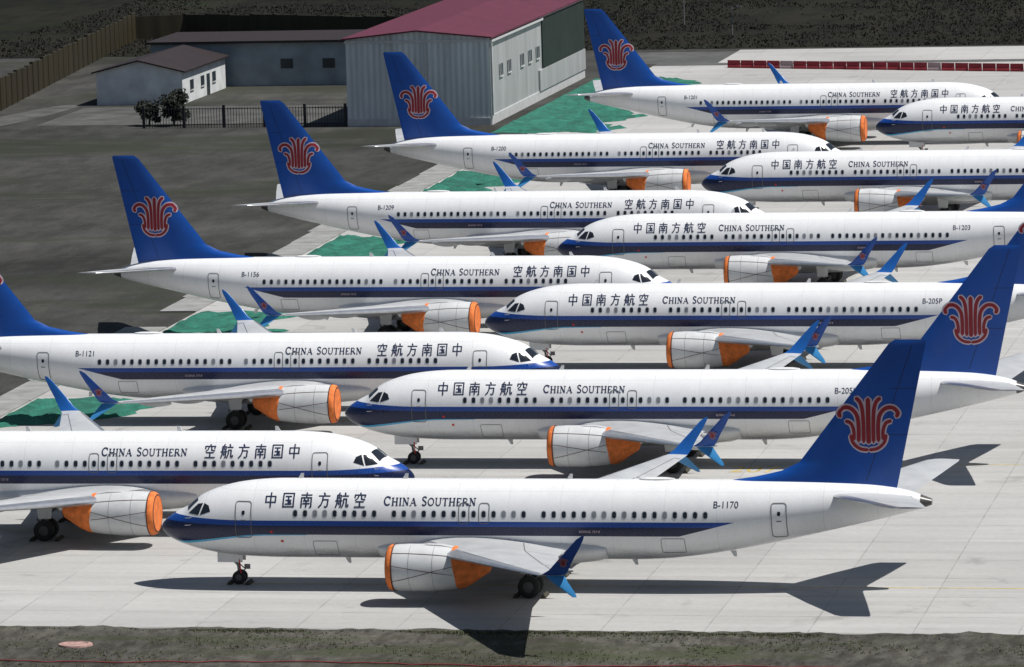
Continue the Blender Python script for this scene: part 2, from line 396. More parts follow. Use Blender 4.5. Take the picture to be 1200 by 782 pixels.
def af(n=14,t=.12,camb=.015):
    u=[.5-.5*math.cos(math.pi*k/n) for k in range(n+1)]
    yt=lambda x:5*t*(.2969*math.sqrt(x)-.126*x-.3516*x*x+.2843*x**3-.1036*x**4)
    up=[(x,yt(x)+camb*math.sin(math.pi*x)) for x in u];lo=[(x,-yt(x)+camb*math.sin(math.pi*x)) for x in u]
    return up[::-1]+lo[1:-1]
def surf_loft(mb,st,side,mi=0,lemi=None,nn=14):
    R=[]
    for (x,y,z,c,t,cm) in st:
        R.append([(x+c*a,side*y,z+c*b) for a,b in af(nn,t,cm)])
    n=len(R[0]);vs=[p for r in R for p in r];
    for i in range(len(R)-1):
        for j in range(n):
            a=i*n+j;b=i*n+(j+1)%n;f=(a,b,b+n,a+n) if side>0 else (a+n,b+n,b,a)
            isle=abs(j+.5-nn)<3.2
            mb.f.append(tuple(q+len(mb.v) for q in f));mb.m.append(lemi if (isle and lemi is not None) else mi)
    k=(len(R)-1)*n+len(mb.v)
    mb.f.append(tuple(range(k,k+n)));mb.m.append(mi)
    mb.v+=vs
wz=lambda y:2.15+(y-1.9)*.1+ .0004*(y-1.9)**2
WLE=lambda y:float(np.interp(y,[0,1.9,5.6,17.0],[12.4,13.5,16.0,22.85]));WTE=lambda y:float(np.interp(y,[0,1.9,5.8,17.0],[21.2,21.25,21.6,24.1]))
for side,nm in((-1,'wing_left'),(1,'wing_right')):
    mb=MB();st=[]
    for y in(0.6,1.9,2.6,3.6,4.8,5.7,7.5,9.5,11.5,13.5,15.5,16.7,17.0):
        st.append((WLE(y),y,wz(y),WTE(y)-WLE(y),float(np.interp(y,[0,6,17],[.135,.115,.10])),.018))
    surf_loft(mb,st,side,0,1)
    def up(y,f,off=.012):
        c=WTE(y)-WLE(y);t=float(np.interp(y,[0,6,17],[.135,.115,.10]));a=f
        zt=5*t*(.2969*math.sqrt(a)-.126*a-.3516*a*a+.2843*a**3-.1036*a**4)+.018*math.sin(math.pi*a)
        return (WLE(y)+c*a,side*y,wz(y)+c*zt+off)
    def gap(pts,w):
        for (y0,f0),(y1,f1) in zip(pts,pts[1:]):
            n_=12;vs=[]
            for i in range(n_+1):
                y=y0+(y1-y0)*i/n_;f=f0+(f1-f0)*i/n_;p=up(y,f);q=up(y+(w if abs(y1-y0)<.05 else 0),f+(0 if abs(y1-y0)<.05 else w/(WTE(y)-WLE(y))))
                vs+=[p,q]
            mb.add(vs,[(2*i,2*i+1,2*i+3,2*i+2) for i in range(n_)],7)
    gap([(2.2,.72),(5.6,.70),(12.4,.70)],.05);gap([(12.5,.72),(16.4,.72)],.04)
    for y in(5.7,12.45,16.45): gap([(y,.72),(y,.97)],.05)
    gap([(6.3,.10),(16.8,.13)],.03)
    def blade(stn,mi,mi2=None):
        R=[]
        for (x,y,z,c,nx,nz) in stn:
            R.append([(x+c*a,side*(y+b*c*nx),z+b*c*nz) for a,b in af(8,.09,0)])
        loft(mb,R,mi,True,True,side>0,(lambda j:(mi2 if j<8 else mi)) if mi2 is not None else None)
    zr=wz(17)
    blade([(22.85,17.0,zr,1.25,-.2,1),(23.08,17.14,zr+.07,1.12,-.6,.8)],0)
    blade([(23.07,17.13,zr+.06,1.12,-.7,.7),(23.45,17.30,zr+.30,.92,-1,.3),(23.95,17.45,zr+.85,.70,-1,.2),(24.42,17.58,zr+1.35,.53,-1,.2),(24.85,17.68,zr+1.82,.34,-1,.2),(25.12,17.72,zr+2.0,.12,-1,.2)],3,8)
    blade([(23.2,17.06,zr+.0,.92,.7,.7),(23.6,17.28,zr-.28,.74,.9,.4),(24.28,17.52,zr-.72,.42,.9,.3),(24.6,17.62,zr-.92,.2,.9,.3)],4)
    for sg in(-1,1):
        fn=lambda a,b,off,sg=sg:(24.17+a,side*(17.30+(b+.52)*.25+sg*(.048+off)),zr+.55+b)
        flower(mb,fn,.24,6,5,.0)
    for y in(3.3,7.9,11.6):
        R=[];x1=WTE(y)+.6;x0=WTE(y)-2.1*(.7+.3*(12-y)/9)
        for u in np.linspace(0,1,12):
            r=.20*math.sin(math.pi*min(max(u,.02),.98))**.6*(1.1 if y<5 else .9)
            R.append([(x0+(x1-x0)*u,side*y+r*.75*math.sin(2*math.pi*k/12),wz(y)-.28*(1-u*.3)+r*1.3*math.cos(2*math.pi*k/12)) for k in range(12)])
        loft(mb,R,0)
    parts.append((nm,mb.mesh(nm,['wing','metal','nac','blue','cyan','red','lwhite','dark','lblue'],40)))
for side,nm in((-1,'tailplane_left'),(1,'tailplane_right')):
    mb=MB()
    surf_loft(mb,[(34.1,.2,4.68,4.3,.09,0),(34.4,.8,4.74,4.0,.09,0),(36.3,4.0,5.02,2.9,.09,0),(38.1,6.8,5.25,1.75,.09,0),(38.5,7.1,5.28,1.35,.06,0)],side,0,1)
    parts.append((nm,mb.mesh(nm,['wing','metal'],40)))
# engines
q=.945;DX=.62
NP=[(12.62,1.0*q),(12.48,1.0*q),(12.36,1.05*q),(12.33,1.10*q),(12.40,1.16*q),(12.7,1.21*q),(13.3,1.245*q),(14.2,1.24*q),(15.0,1.19*q),(15.6,1.11*q),(16.05,1.02*q),(16.05,.95*q),(15.6,.9*q)]
NP=[(a+DX,b) for a,b in NP]
nr=lambda x:float(np.interp(x,[p[0] for p in NP[3:11]],[p[1] for p in NP[3:11]]))
for side,nm in((-1,'engine_left'),(1,'engine_right')):
    mb=MB();cy,cz=side*4.83,1.79
    revolve(mb,NP,(0,cy,cz),'x',48,0)
    revolve(mb,[(a+DX,b*q) for a,b in[(12.30,.001),(12.29,.4),(12.27,.8),(12.27,1.02),(12.31,1.13),(12.42,1.195),(12.52,1.218),(12.58,1.225)]],(0,cy,cz),'x',48,1)
    revolve(mb,[(a+DX,b*q) for a,b in[(12.58,1.226),(12.58,1.244),(12.62,1.246),(12.64,1.228)]],(0,cy,cz),'x',48,2)
    revolve(mb,[(a+DX,b*q) for a,b in[(12.262,1.0),(12.262,1.04),(12.285,1.08)]],(0,cy,cz),'x',48,2)
    R=[]
    for (a,r,dz) in((15.78,1.085,0),(15.84,1.10,0),(16.1,1.035,.0),(16.5,.88,.05),(16.9,.66,.12),(17.35,.42,.18),(17.5,.05,.2)):
        ring=[]
        for k in range(48):
            t=2*math.pi*k/48; rr=r*q*(1+.02*math.sin(7*t+a*3)*(a>16.0)); fw=-.22*max(0,math.cos(t-.3*side)) if a<15.9 else 0
            ring.append((a+DX+fw,cy+rr*(1+max(0,-fw)*.2)*math.sin(t),cz+dz+rr*(1+max(0,-fw)*.2)*math.cos(t)))
        R.append(ring)
    loft(mb,R,1)
    def nmp(x,ph,off): 
        r=nr(x)+.012+off; return (x,cy+r*math.sin(ph),cz+r*math.cos(ph))
    for s in(-1,1):
        for pts in ([(13.26,s*.75),(16.3,s*.85)],[(13.26,s*1.35),(16.3,s*1.75)],[(13.26,s*2.05),(16.3,s*1.35)]):
            strip(mb,pts,.024,nmp,.002,2,maxl=.12)
        strip(mb,[(14.1,s*.25),(14.1,s*3.1)],.014,nmp,.0,3,maxl=.12);strip(mb,[(15.3,s*.25),(15.3,s*3.1)],.014,nmp,.0,3,maxl=.12)
    prof=[(14.1,2.84),(14.9,2.98),(15.6,2.95),(16.6,2.76),(18.4,2.35),(18.2,1.95),(16.8,2.15),(15.8,2.5),(14.8,2.55)]
    loft(mb,[[(x,cy-.21,z) for x,z in prof],[(x,cy+.21,z) for x,z in prof]],0)
    a_=side*-.75;sx_=math.sin(a_);sz_=math.cos(a_)
    loft(mb,[[(13.8,cy+1.15*sx_-.01,cz+1.15*sz_),(13.8,cy+1.15*sx_+.01,cz+1.15*sz_),(15.0,cy+1.12*sx_+.01,cz+1.12*sz_),(15.0,cy+1.12*sx_-.01,cz+1.12*sz_)],[(14.5,cy+1.40*sx_-.01,cz+1.40*sz_),(14.5,cy+1.40*sx_+.01,cz+1.40*sz_),(15.0,cy+1.40*sx_+.01,cz+1.40*sz_),(15.0,cy+1.40*sx_-.01,cz+1.40*sz_)]],0)
    parts.append((nm,mb.mesh(nm,['nac','orange','strap','dark'],40)))
def wheel(mb,c,r,w):
    revolve(mb,[(-w/2,r*.5),(-w/2,r*.82),(-w*.38,r*.97),(0,r),(w*.38,r*.97),(w/2,r*.82),(w/2,r*.5)],c,'y',28,0)
    revolve(mb,[(-w*.42,.01),(-w*.42,r*.25),(-w*.35,r*.52),(w*.35,r*.52),(w*.42,r*.25),(w*.42,.01)],c,'y',20,1)
def chock(mb,x,y,w,mi):
    loft(mb,[[(x-.13,y-w/2,0),(x+.13,y-w/2,0),(x+.03,y-w/2,.17),(x-.03,y-w/2,.17)],[(x-.13,y+w/2,0),(x+.13,y+w/2,0),(x+.03,y+w/2,.17),(x-.03,y+w/2,.17)]],mi)
mb=MB()
for y in(-.22,.22): wheel(mb,(4.0,y,.345),.345,.2)
tube(mb,(4.0,-.3,.345),(4.0,.3,.345),.05,mi=2);tube(mb,(4.0,0,.345),(3.9,0,1.1),.07,mi=2);tube(mb,(3.9,0,1.0),(3.85,0,1.9),.11,mi=2)
tube(mb,(3.95,0,.9),(3.1,0,1.75),.045,mi=2);tube(mb,(4.0,.0,.5),(4.3,0,.75),.03,mi=2);tube(mb,(4.3,0,.75),(3.95,0,1.05),.03,mi=2)
for y in(-.34,.34): box(mb,2.95,4.25,y-.015,y+.015,1.15,1.66,3)
box(mb,4.25,4.55,-.03,.03,.75,1.0,2)
strip(mb,[(4.1,1.3),(4.15,.6)],.06,lambda x,z,o:(x,-.37+o,z),0,4)
chock(mb,3.52,0,.9,5);chock(mb,4.48,0,.9,5)
parts.append(('nose_gear',mb.mesh('nose_gear',['rubber','hub','strut','white','redflag','chock'],40)))
mb=MB()
for s in(-1,1):
    for d in(-.43,.43): wheel(mb,(19.6,s*2.86+d,.565),.565,.40)
    tube(mb,(19.6,s*2.86-.5,.565),(19.6,s*2.86+.5,.565),.08,mi=2)
    tube(mb,(19.6,s*2.86,.565),(19.5,s*2.95,2.2),.12,mi=2);tube(mb,(19.5,s*2.9,1.3),(19.2,s*1.4,1.7),.07,mi=2)
    tube(mb,(19.7,s*2.86,.8),(20.1,s*2.86,1.1),.04,mi=2);tube(mb,(20.1,s*2.86,1.1),(19.6,s*2.86,1.5),.04,mi=2)
    loft(mb,[[(19.2,s*3.22,1.2),(19.9,s*3.22,1.2),(20.0,s*3.22,2.0),(19.1,s*3.22,2.0)],[(19.2,s*3.25,1.2),(19.9,s*3.25,1.2),(20.0,s*3.25,2.0),(19.1,s*3.25,2.0)]],3)
    chock(mb,18.9,s*2.86,1.2,4);chock(mb,20.3,s*2.86,1.2,4)
parts.append(('main_gear',mb.mesh('main_gear',['rubber','hub','strut','nac','chock'],40)))
mb=MB()
def bladeant(x,z,h,c,dirn):
    R=[[(x,-.03,z),(x+c,-.01,z),(x+c,.01,z),(x,.03,z)],[(x+.6*h,-.015,z+dirn*h),(x+c*.9+.2*h,-.01,z+dirn*h),(x+c*.9+.2*h,.01,z+dirn*h),(x+.6*h,.015,z+dirn*h)]]
    loft(mb,R,0)
for x in(7.2,12.6,21.0): bladeant(x,5.38,.30,.30,1)
for x in(9.5,24.2): bladeant(x,1.42,.32,.3,-1)
bladeant(29.2,1.85,.3,.3,-1)
R=[[(25.6+.9*math.cos(t),.24*math.sin(t)*1.0,5.38+h) for t in np.linspace(0,2*math.pi,17)[:-1]] for h in(0,.09)]
R.append([(25.6+.55*math.cos(t),.14*math.sin(t),5.52) for t in np.linspace(0,2*math.pi,17)[:-1]])
loft(mb,R,0)
for s in(-1,1):
    for zz in(3.25,3.6):
        p=fmap(s)(1.9,zz,.0);tube(mb,p,(p.x-.05,p.y+s*.12,p.z),.018,mi=1);tube(mb,(p.x-.05,p.y+s*.12,p.z),(p.x-.28,p.y+s*.12,p.z),.018,mi=1)
parts.append(('antennas',mb.mesh('antennas',['white','metal'],40)))
def airliner(kind,x,y,psi,reg):
    e=bpy.data.objects.new('airliner',None);C.objects.link(e)
    e.location=(x,y,0.012);e.rotation_euler=(0,0,-psi if kind=='P' else math.pi-psi)
    for nm,me in parts:
        o=bpy.data.objects.new(nm,me);C.objects.link(o);o.parent=e
    mb=MB()
    for side in(-1,1): puttext(mb,reg,.44,28.65,4.28,side,0)
    o=bpy.data.objects.new('registration',mb.mesh('registration',['navyl'],60));C.objects.link(o);o.parent=e
FL=[('P',-18.07,261.23,.2042,'B-1170'),('P',-9.76,297.34,.1962,'B-205K'),('P',-1.72,334.37,.2082,'B-205P'),('P',3.45,372.20,.1907,'B-1203'),('P',15.40,412.0,.1927,'B-1205'),('P',32.22,452.87,.1987,'B-1207'),
('L',-5.41,274.05,.1895,'B-1120'),('L',3.01,310.84,.1836,'B-1121'),('L',11.36,346.29,.2128,'B-1156'),('L',19.79,384.03,.2147,'B-1209'),('L',28.39,425.33,.1983,'B-1200'),('L',45.70,465.13,.2116,'B-1201')]
for a in FL: airliner(*a)
# ------------------------------------------------------------------ ground (site frame objects, rotated -PSI)
def site(name,mb,mats,ang=30,smooth=False,parent=None):
    o=bpy.data.objects.new(name,mb.mesh(name,mats,ang,smooth));C.objects.link(o)
    if parent: o.parent=parent
    else: o.rotation_euler=(0,0,-PSI)
    return o
def conc_mat():
    m,e,b=newmat('apron_concrete');o=e.obj();X,Y,Z=e.sep(o)
    gx=e.m('DIVIDE',X,5.0);gy=e.m('DIVIDE',Y,5.0)
    cell=e.comb(e.m('FLOOR',gx),e.m('FLOOR',gy),0.0);w=e.white(cell)
    fx=e.m('ABSOLUTE',e.m('SUBTRACT',e.m('FRACT',gx),.5));fy=e.m('ABSOLUTE',e.m('SUBTRACT',e.m('FRACT',gy),.5))
    j=e.m('MAXIMUM',e.m('GREATER_THAN',fx,.493),e.m('GREATER_THAN',fy,.489))
    n1=e.noise(o,.035,5,.6);n2=e.noise(e.mp(o,(.05,.6,1)),1.0,6,.65);n3=e.noise(o,2.5,4,.7);n4=e.noise(o,.25,5,.62,1.0)
    n6=e.noise(e.mp(o,(.02,1.4,1)),1.0,3,.6);n7=e.noise(o,.5,3,.6)
    v=e.m('MULTIPLY',e.sm(w,0,1,.95,1.03,'LINEAR'),e.sm(n1,.3,.7,.82,1.08,'LINEAR'))
    v=e.m('MULTIPLY',v,e.sm(n2,.35,.72,1.04,.86,'LINEAR'));v=e.m('MULTIPLY',v,e.sm(n3,.3,.7,.94,1.05,'LINEAR'))
    v=e.m('MULTIPLY',v,e.sm(n4,.58,.76,1,.74));v=e.m('MULTIPLY',v,e.sm(n6,.62,.72,1,.84))
    v=e.m('MULTIPLY',v,e.m('SUBTRACT',1.0,e.m('MULTIPLY',j,e.sm(n7,.35,.65,.06,.36,'LINEAR'))))
    col=e.mix(1.0,(.445,.44,.425),e.comb(v,v,v),'MULTIPLY')
    e.lk(col,b.inputs['Base Color']);b.inputs['Roughness'].default_value=.85;b.inputs['Specular IOR Level'].default_value=.25
    e.lk(e.bump(n3,.15,.01),b.inputs['Normal']);return m
def grit_mat(name,c1,c2,c3,s1=.05,s2=.6,thr=(.5,.66)):
    m,e,b=newmat(name);o=e.obj()
    n1=e.noise(o,s1,6,.62,.6);n2=e.noise(e.mp(o,(1,.35,1)),s2,6,.7);n3=e.noise(o,5,3,.7);n5=e.noise(e.mp(o,(.3,1,1),(31,7,0)),s1*3,5,.65,.8)
    col=e.mix(e.sm(n2,.35,.65),c1,c2);col=e.mix(e.sm(n5,*thr),col,c3)
    v=e.m('MULTIPLY',e.sm(n1,.3,.7,.6,1.4,'LINEAR'),e.sm(n3,.3,.7,.80,1.20,'LINEAR'))
    e.lk(e.mix(1.0,col,e.comb(v,v,v),'MULTIPLY'),b.inputs['Base Color']);b.inputs['Roughness'].default_value=.95
    b.inputs['Specular IOR Level'].default_value=.1
    e.lk(e.bump(n3,.5,.05),b.inputs['Normal']);return m
MG=grit_mat('dark_gravel',(.042,.042,.040),(.066,.065,.060),(.038,.041,.031),.022,.35)
MS=grit_mat('shoulder_gravel',(.052,.048,.041),(.105,.10,.086),(.055,.062,.036),.08,1.3,(.48,.66))
MF=grit_mat('cloud_shaded_scrub',(.009,.009,.007),(.018,.017,.012),(.016,.019,.010),.02,.2)  # far field: cloud shadow is put into these dark base colours
MA=plain('old_asphalt',(.10,.10,.098),.9,0,.25,.4,0,.2)
MP=plain('gravel_path',(.095,.095,.092),.95,0,.35,.3,0,.1)
ME=plain('concrete_kerb',(.27,.27,.26),.9,0,.25,.6)
MY=plain('yellow_paint',(.50,.38,.12),.8,0,.35,1.5)
def sheet(name,polys,z,mat):
    mb=MB()
    for p in polys: mb.add([(a,b,z) for a,b in p],[tuple(range(len(p)))],0)
    return site(name,mb,[mat])
def rect(a,b,c,d): return [(a,c),(b,c),(b,d),(a,d)]
rp=random.Random(5)
sheet('ground',[rect(-3000,3000,-1500,5000)],0,MG)
sheet('concrete_apron',[rect(-94.5,300,241,546),rect(-88,300,549,565)],.006,conc_mat())
sheet('asphalt_taxi_strip',[rect(-94.5,300,546,549),rect(-100,-88,549,563)],.006,MA)
sheet('gravel_shoulder',[rect(-600,600,-100,240.6)],.006,MS)
sheet('scrub_field',[rect(-800,900,566.5,2500)],.006,MF)
sheet('apron_edge_kerb',[rect(-94.5,300,240.6,241)],.01,ME)
# soil that has crept over the slab edge, uneven outline
pts=[(-110,240.55)];x=-110
edge=[]
from mathutils import noise as mnoise
while x<-5:
    edge.append((x,240.62+max(0,.35+.9*mnoise.noise((x*.35,3,0))+.4*mnoise.noise((x*1.7,5,0)))));x+=.35
mb=MB();vs=[];
for (a,b) in edge: vs+=[(a,240.5,.014),(a,b,.014)]
mb.add(vs,[(2*i,2*i+2,2*i+3,2*i+1) for i in range(len(edge)-1)],0);site('soil_drift',mb,[MS])
pathp=catmull([(-175,462),(-158,476),(-150.5,487),(-148,498),(-147.3,509),(-149.8,509),(-152,500),(-155,489),(-163,478),(-178,468)],8)
sheet('gravel_path',[pathp,rect(-146,-114.2,489,507)],.008,MP)
mb=MB();t=296
while t<475:
    L=rp.uniform(7,9)
    if not(340<t<352) : box(mb,-97.2+rp.uniform(-.3,.3),-94.5,t,t+L-.1,0,.10,0)
    t+=L
site('border_kerb',mb,[ME])
mb=MB()
for a in FL:
    s=a[1]*cS-a[2]*sS;t=a[1]*sS+a[2]*cS
    z=.012
    if a[0]=='P': s0,s1=s+4,s+95
    else: s0,s1=s-4-34,s-4
    x=s0
    while x<s1:
        mb.add([(x,t-.07,z),(x+4.9,t-.07,z),(x+4.9,t+.07,z),(x,t+.07,z)],[(0,1,2,3)],0);x+=5
site('yellow_stand_lines',mb,[MY])
vs,fs=textmesh("207 207",1.9)
mb=MB();mb.add([(-46.0+a*1.0,286.6+b*1.6,.013) for a,b in vs],fs,0);site('stand_number_marking',mb,[MY])
def net_mat():
    m,e,b=newmat('green_dust_net');o=e.obj()
    n=e.noise(o,.5,6,.7,1.2);n2=e.noise(o,3,4,.7)
    col=e.mix(e.sm(n,.35,.7),(.008,.10,.070),(.022,.20,.135));col=e.mix(e.sm(n2,.55,.75),col,(.07,.11,.08))
    e.lk(col,b.inputs['Base Color']);b.inputs['Roughness'].default_value=.9;e.lk(e.bump(n,.8,.3),b.inputs['Normal']);return m
MN=net_mat();nets=[(-98.2,-87.5,477,531),(-94.2,-88,427,445),(-94.2,-87.5,383,397),(-94.2,-87,343,354),(-94.3,-87,303,314)]
mb=MB()
for (a,b,c,d) in nets:
    nx,ny=26,max(14,int((d-c)/.8));vs=[];ph=rp.uniform(0,9)
    for j in range(ny+1):
        for i in range(nx+1):
            ed=(i in(0,nx) or j in(0,ny))
            y=c+(d-c)*j/ny
            bb=b+1.2*math.sin(y*.55+ph)+.6*math.sin(y*1.7+ph);aa=a
            x=aa+(bb-aa)*i/nx;y+=.6*math.sin(x*1.1+ph)*(1 if j in(0,ny) else .8)+(rp.uniform(-.2,.2))
            vs.append((x,y,.02 if ed else .05+.25*abs(math.sin(x*1.3+rp.random())*math.sin(y*.7+rp.random()*.8))))
    mb.add(vs,[(j*(nx+1)+i,j*(nx+1)+i+1,(j+1)*(nx+1)+i+1,(j+1)*(nx+1)+i) for j in range(ny) for i in range(nx)],0)
site('green_dust_net',mb,[MN],60,True)
mb=MB();n=26
for i in range(n):
    u=i/n;s=-86+ (38)*u;t=543-10.5*u;L=1.40;jt=rp.uniform(-.12,.12)
    pr=[(-.28,0),(.28,0),(.26,.15),(.12,.42),(.10,.80),(-.10,.80),(-.12,.42),(-.26,.15)]
    R=[[(x,t+a-(x-s)*.27+jt,z+.01) for a,z in pr] for x in(s+.03,s+L)]
    loft(mb,R,1 if i%11==4 else 0,True,True)
M['bar']=plain('red_plastic',(.24,.015,.025),.7,0,.25,.8);M['barw']=plain('white_plastic',(.35,.25,.26),.7)
site('water_filled_barrier',mb,['bar','barw'])
mb=MB();x=-110
pts=[]
while x<-20:
    pts.append((x,232.6+.25*math.sin(x*.3)+rp.uniform(-.08,.08),.02+.05*abs(math.sin(x*.9))));x+=.8
for a,b in zip(pts,pts[1:]): tube(mb,a,b,.035,n=6)
M['hose']=plain('red_hose_rubber',(.22,.03,.035),.7)
site('red_hose',mb,['hose'])
mb=MB()
R=[[(-69.7+r*math.cos(t),236.4+r*.8*math.sin(t),z) for t in np.linspace(0,2*math.pi,25)[:-1]] for r,z in((.85,.007),(.82,.09),(.62,.12),(.60,.09),(.1,.09))]
loft(mb,R,0);M['pink']=plain('manhole_paint',(.38,.24,.21),.8,0,.5,2)
site('manhole_cover',mb,['pink'])
M['gr1']=plain('dry_grass',(.10,.10,.05),.9,0,.4,.8);M['gr2']=plain('green_grass',(.045,.065,.022),.9,0,.4,.8)
def tufts(name,n,smin,smax,tmin,tmax,h0,h1,mats,thr,sc,seed,wd=.03,edge=0):
    r=random.Random(seed);mb=MB();c=0
    while c<n:
        s=r.uniform(smin,smax);t=r.uniform(tmin,tmax) if not edge or r.random()>.3 else tmax-abs(r.gauss(0,.35))
        if mnoise.noise((s*sc,t*sc*2.2,seed))<thr and r.random()>.06: continue
        c+=1;mi=0 if r.random()<.5 else 1
        for k in range(5):
            a=r.uniform(0,6.28);h=r.uniform(h0,h1);l=r.uniform(.3,.9)*h;dx,dy=math.cos(a),math.sin(a);ox,oy=r.gauss(0,h*.5),r.gauss(0,h*.5)
            mb.add([(s+ox-dy*wd,t+oy+dx*wd,0),(s+ox+dy*wd,t+oy-dx*wd,0),(s+ox+dx*l,t+oy+dy*l,h)],[(0,1,2)],mi)
    site(name,mb,mats)
tufts('grass',5500,-100,-8,230,240.5,.04,.13,['gr1','gr2'],.05,.16,3,.02,1)
M['sc1']=plain('scrub_leaves',(.011,.012,.008),.9,0,.5,.5);M['sc2']=plain('dry_scrub',(.019,.017,.012),.9,0,.5,.5)  # tuft colours darkened as well, to stand in for the cloud shadow
tufts('scrub',16000,-180,-30,567,660,.10,.30,['sc1','sc2'],-.25,.04,7,.08)
# ------------------------------------------------------------------ buildings
def corr(name,col,sc,rust=(.20,.13,.09),dirt=.35):
    m,e,b=newmat(name);o=e.obj();X,Y,Z=e.sep(o)
    c=e.m('ADD',X,Y)
    w=e.m('SINE',e.m('MULTIPLY',c,sc))
    n=e.noise(e.mp(o,(1,1,.15)),.9,6,.65);pn=e.white(e.comb(e.m('FLOOR',e.m('DIVIDE',c,1.1)),0.0,0.0))
    v=e.m('MULTIPLY',e.sm(w,-1,1,.88,1.05,'LINEAR'),e.sm(n,.3,.75,1.06,1-dirt,'LINEAR'));v=e.m('MULTIPLY',v,e.sm(pn,0,1,.92,1.05,'LINEAR'))
    k=e.mix(1.0,col,e.comb(v,v,v),'MULTIPLY');k=e.mix(e.sm(n,.62,.8,0,.45),k,rust)
    e.lk(k,b.inputs['Base Color']);b.inputs['Roughness'].default_value=.6;e.lk(e.bump(w,.5,.04),b.inputs['Normal']);return m
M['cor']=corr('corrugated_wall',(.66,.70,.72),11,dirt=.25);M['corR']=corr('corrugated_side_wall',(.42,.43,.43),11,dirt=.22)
M['roofr']=corr('burgundy_metal_roof',(.135,.024,.048),9,rust=(.09,.02,.03),dirt=.22);M['roofb']=corr('brown_roof',(.026,.015,.013),12,rust=(.02,.015,.012))
M['plaster']=plain('white_plaster',(.66,.68,.68),.85,0,.18,.5);M['plg']=plain('grey_plaster',(.30,.34,.37),.85,0,.25,.4)
M['dopen']=plain('dark_opening',(.008,.010,.009),.9);M['dgreen']=plain('dark_green_sheet',(.008,.020,.015),.7,0,.3,.5)
M['win']=plain('building_glass',(.03,.04,.05),.2);M['trim']=plain('white_trim',(.55,.55,.55),.6)
def bld(name):
    e=bpy.data.objects.new(name,None);C.objects.link(e);e.rotation_euler=(0,0,-PSI);return e
def gable(mb,s0,s1,t0,t1,z,rise,ov,mi,th=.15):
    sm=(s0+s1)/2
    for a,b in((s0-ov,sm),(sm,s1+ov)):
        za=z-ov*rise/((s1-s0)/2) if a<sm-.01 else z+rise;zb=z+rise if a<sm-.01 else z-ov*rise/((s1-s0)/2)
        v=[(a,t0-ov,za),(b,t0-ov,zb),(b,t1+ov,zb),(a,t1+ov,za)];v+= [(p[0],p[1],p[2]+th) for p in v]
        mb.add(v,[(0,3,2,1),(4,5,6,7),(0,1,5,4),(1,2,6,5),(2,3,7,6),(3,0,4,7)],mi)
def walls(mb,s0,s1,t0,t1,z,rise,mi,miR=None):
    sm=(s0+s1)/2;miR=mi if miR is None else miR
    mb.add([(s0,t0,0),(s1,t0,0),(s1,t0,z),(sm,t0,z+rise),(s0,t0,z)],[(0,1,2,3,4)],mi)
    mb.add([(s0,t1,0),(s1,t1,0),(s1,t1,z),(sm,t1,z+rise),(s0,t1,z)],[(4,3,2,1,0)],mi)
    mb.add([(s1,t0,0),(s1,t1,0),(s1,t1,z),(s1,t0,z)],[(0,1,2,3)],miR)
    mb.add([(s0,t0,0),(s0,t1,0),(s0,t1,z),(s0,t0,z)],[(3,2,1,0)],mi)
h=bld('corrugated_hall')
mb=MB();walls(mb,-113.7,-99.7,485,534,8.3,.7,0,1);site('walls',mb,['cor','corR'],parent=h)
mb=MB();gable(mb,-113.7,-99.7,485,534,8.32,.7,.35,0);site('roof',mb,['roofr'],parent=h)
mb=MB()
for t in(489.5,493.5,500,504,508): 
    box(mb,-99.7,-99.64,t,t+1.5,4.3,5.4,0)
    for q_ in(t-.08,t+.72,t+1.5): box(mb,-99.64,-99.58,q_,q_+.08,4.25,5.45,1)
    box(mb,-99.64,-99.56,t-.1,t+1.6,4.15,4.25,1)
site('windows',mb,['win','trim'],parent=h)
mb=MB();box(mb,-99.7,-99.55,511,533.8,3.1,8.0,0);site('dark_cladding',mb,['dgreen'],parent=h)
mb=MB();box(mb,-99.7,-99.6,485.05,533.9,0,.9,1);box(mb,-99.7,-99.5,509,533.9,.9,3.0,0)
box(mb,-99.7,-99.4,485.05,510.9,7.9,8.1,1)
box(mb,-99.62,-99.42,485.02,485.28,0.9,7.8,1)
box(mb,-113.8,-99.75,484.9,484.98,7.95,8.2,1);box(mb,-106,-105.8,484.86,484.89,0,7.9,1);box(mb,-113.7,-99.7,484.88,484.97,0,.7,1)
site('trim',mb,['corR','trim'],parent=h)
h=bld('small_white_house')
mb=MB();walls(mb,-145.5,-136.5,509.5,527,3.3,1.1,0);site('walls',mb,['plaster'],parent=h)
mb=MB();gable(mb,-145.5,-136.5,509.5,527,3.32,1.1,.4,0);site('roof',mb,['roofb'],parent=h)
mb=MB()
for t in(512.5,516.8,521.5): box(mb,-136.5,-136.44,t,t+1.3,1.2,2.2,0)
box(mb,-136.5,-136.43,519.2,520.3,0,2.2,0)
for t in(512.4,516.7,521.4): box(mb,-136.44,-136.38,t,t+1.5,1.08,1.18,1)
site('windows_and_door',mb,['win','trim'],parent=h)
h=bld('grey_workshop')
mb=MB();box(mb,-145,-118.6,529,541,0,4.5,0);box(mb,-114.4,-113.8,529,541,0,4.5,0);box(mb,-118.6,-114.4,529,541,3.9,4.5,0);box(mb,-118.6,-114.4,534,541,0,3.9,1)
site('walls',mb,['plg','dopen'],parent=h)
mb=MB();box(mb,-145.4,-113.8,528.5,541.4,4.51,4.75,0);site('roof',mb,['roofb'],parent=h)
mb=MB();box(mb,-120.6,-118.9,528.6,528.75,.05,3.9,0)
for z in(.3,2,3.6): box(mb,-120.5,-119,528.52,528.59,z,z+.12,1)
for s in(-120.6,-119.1): box(mb,s,s+.12,528.52,528.59,.1,3.85,1)
site('door_leaf',mb,['plaster','dopen'],parent=h)
mb=MB()
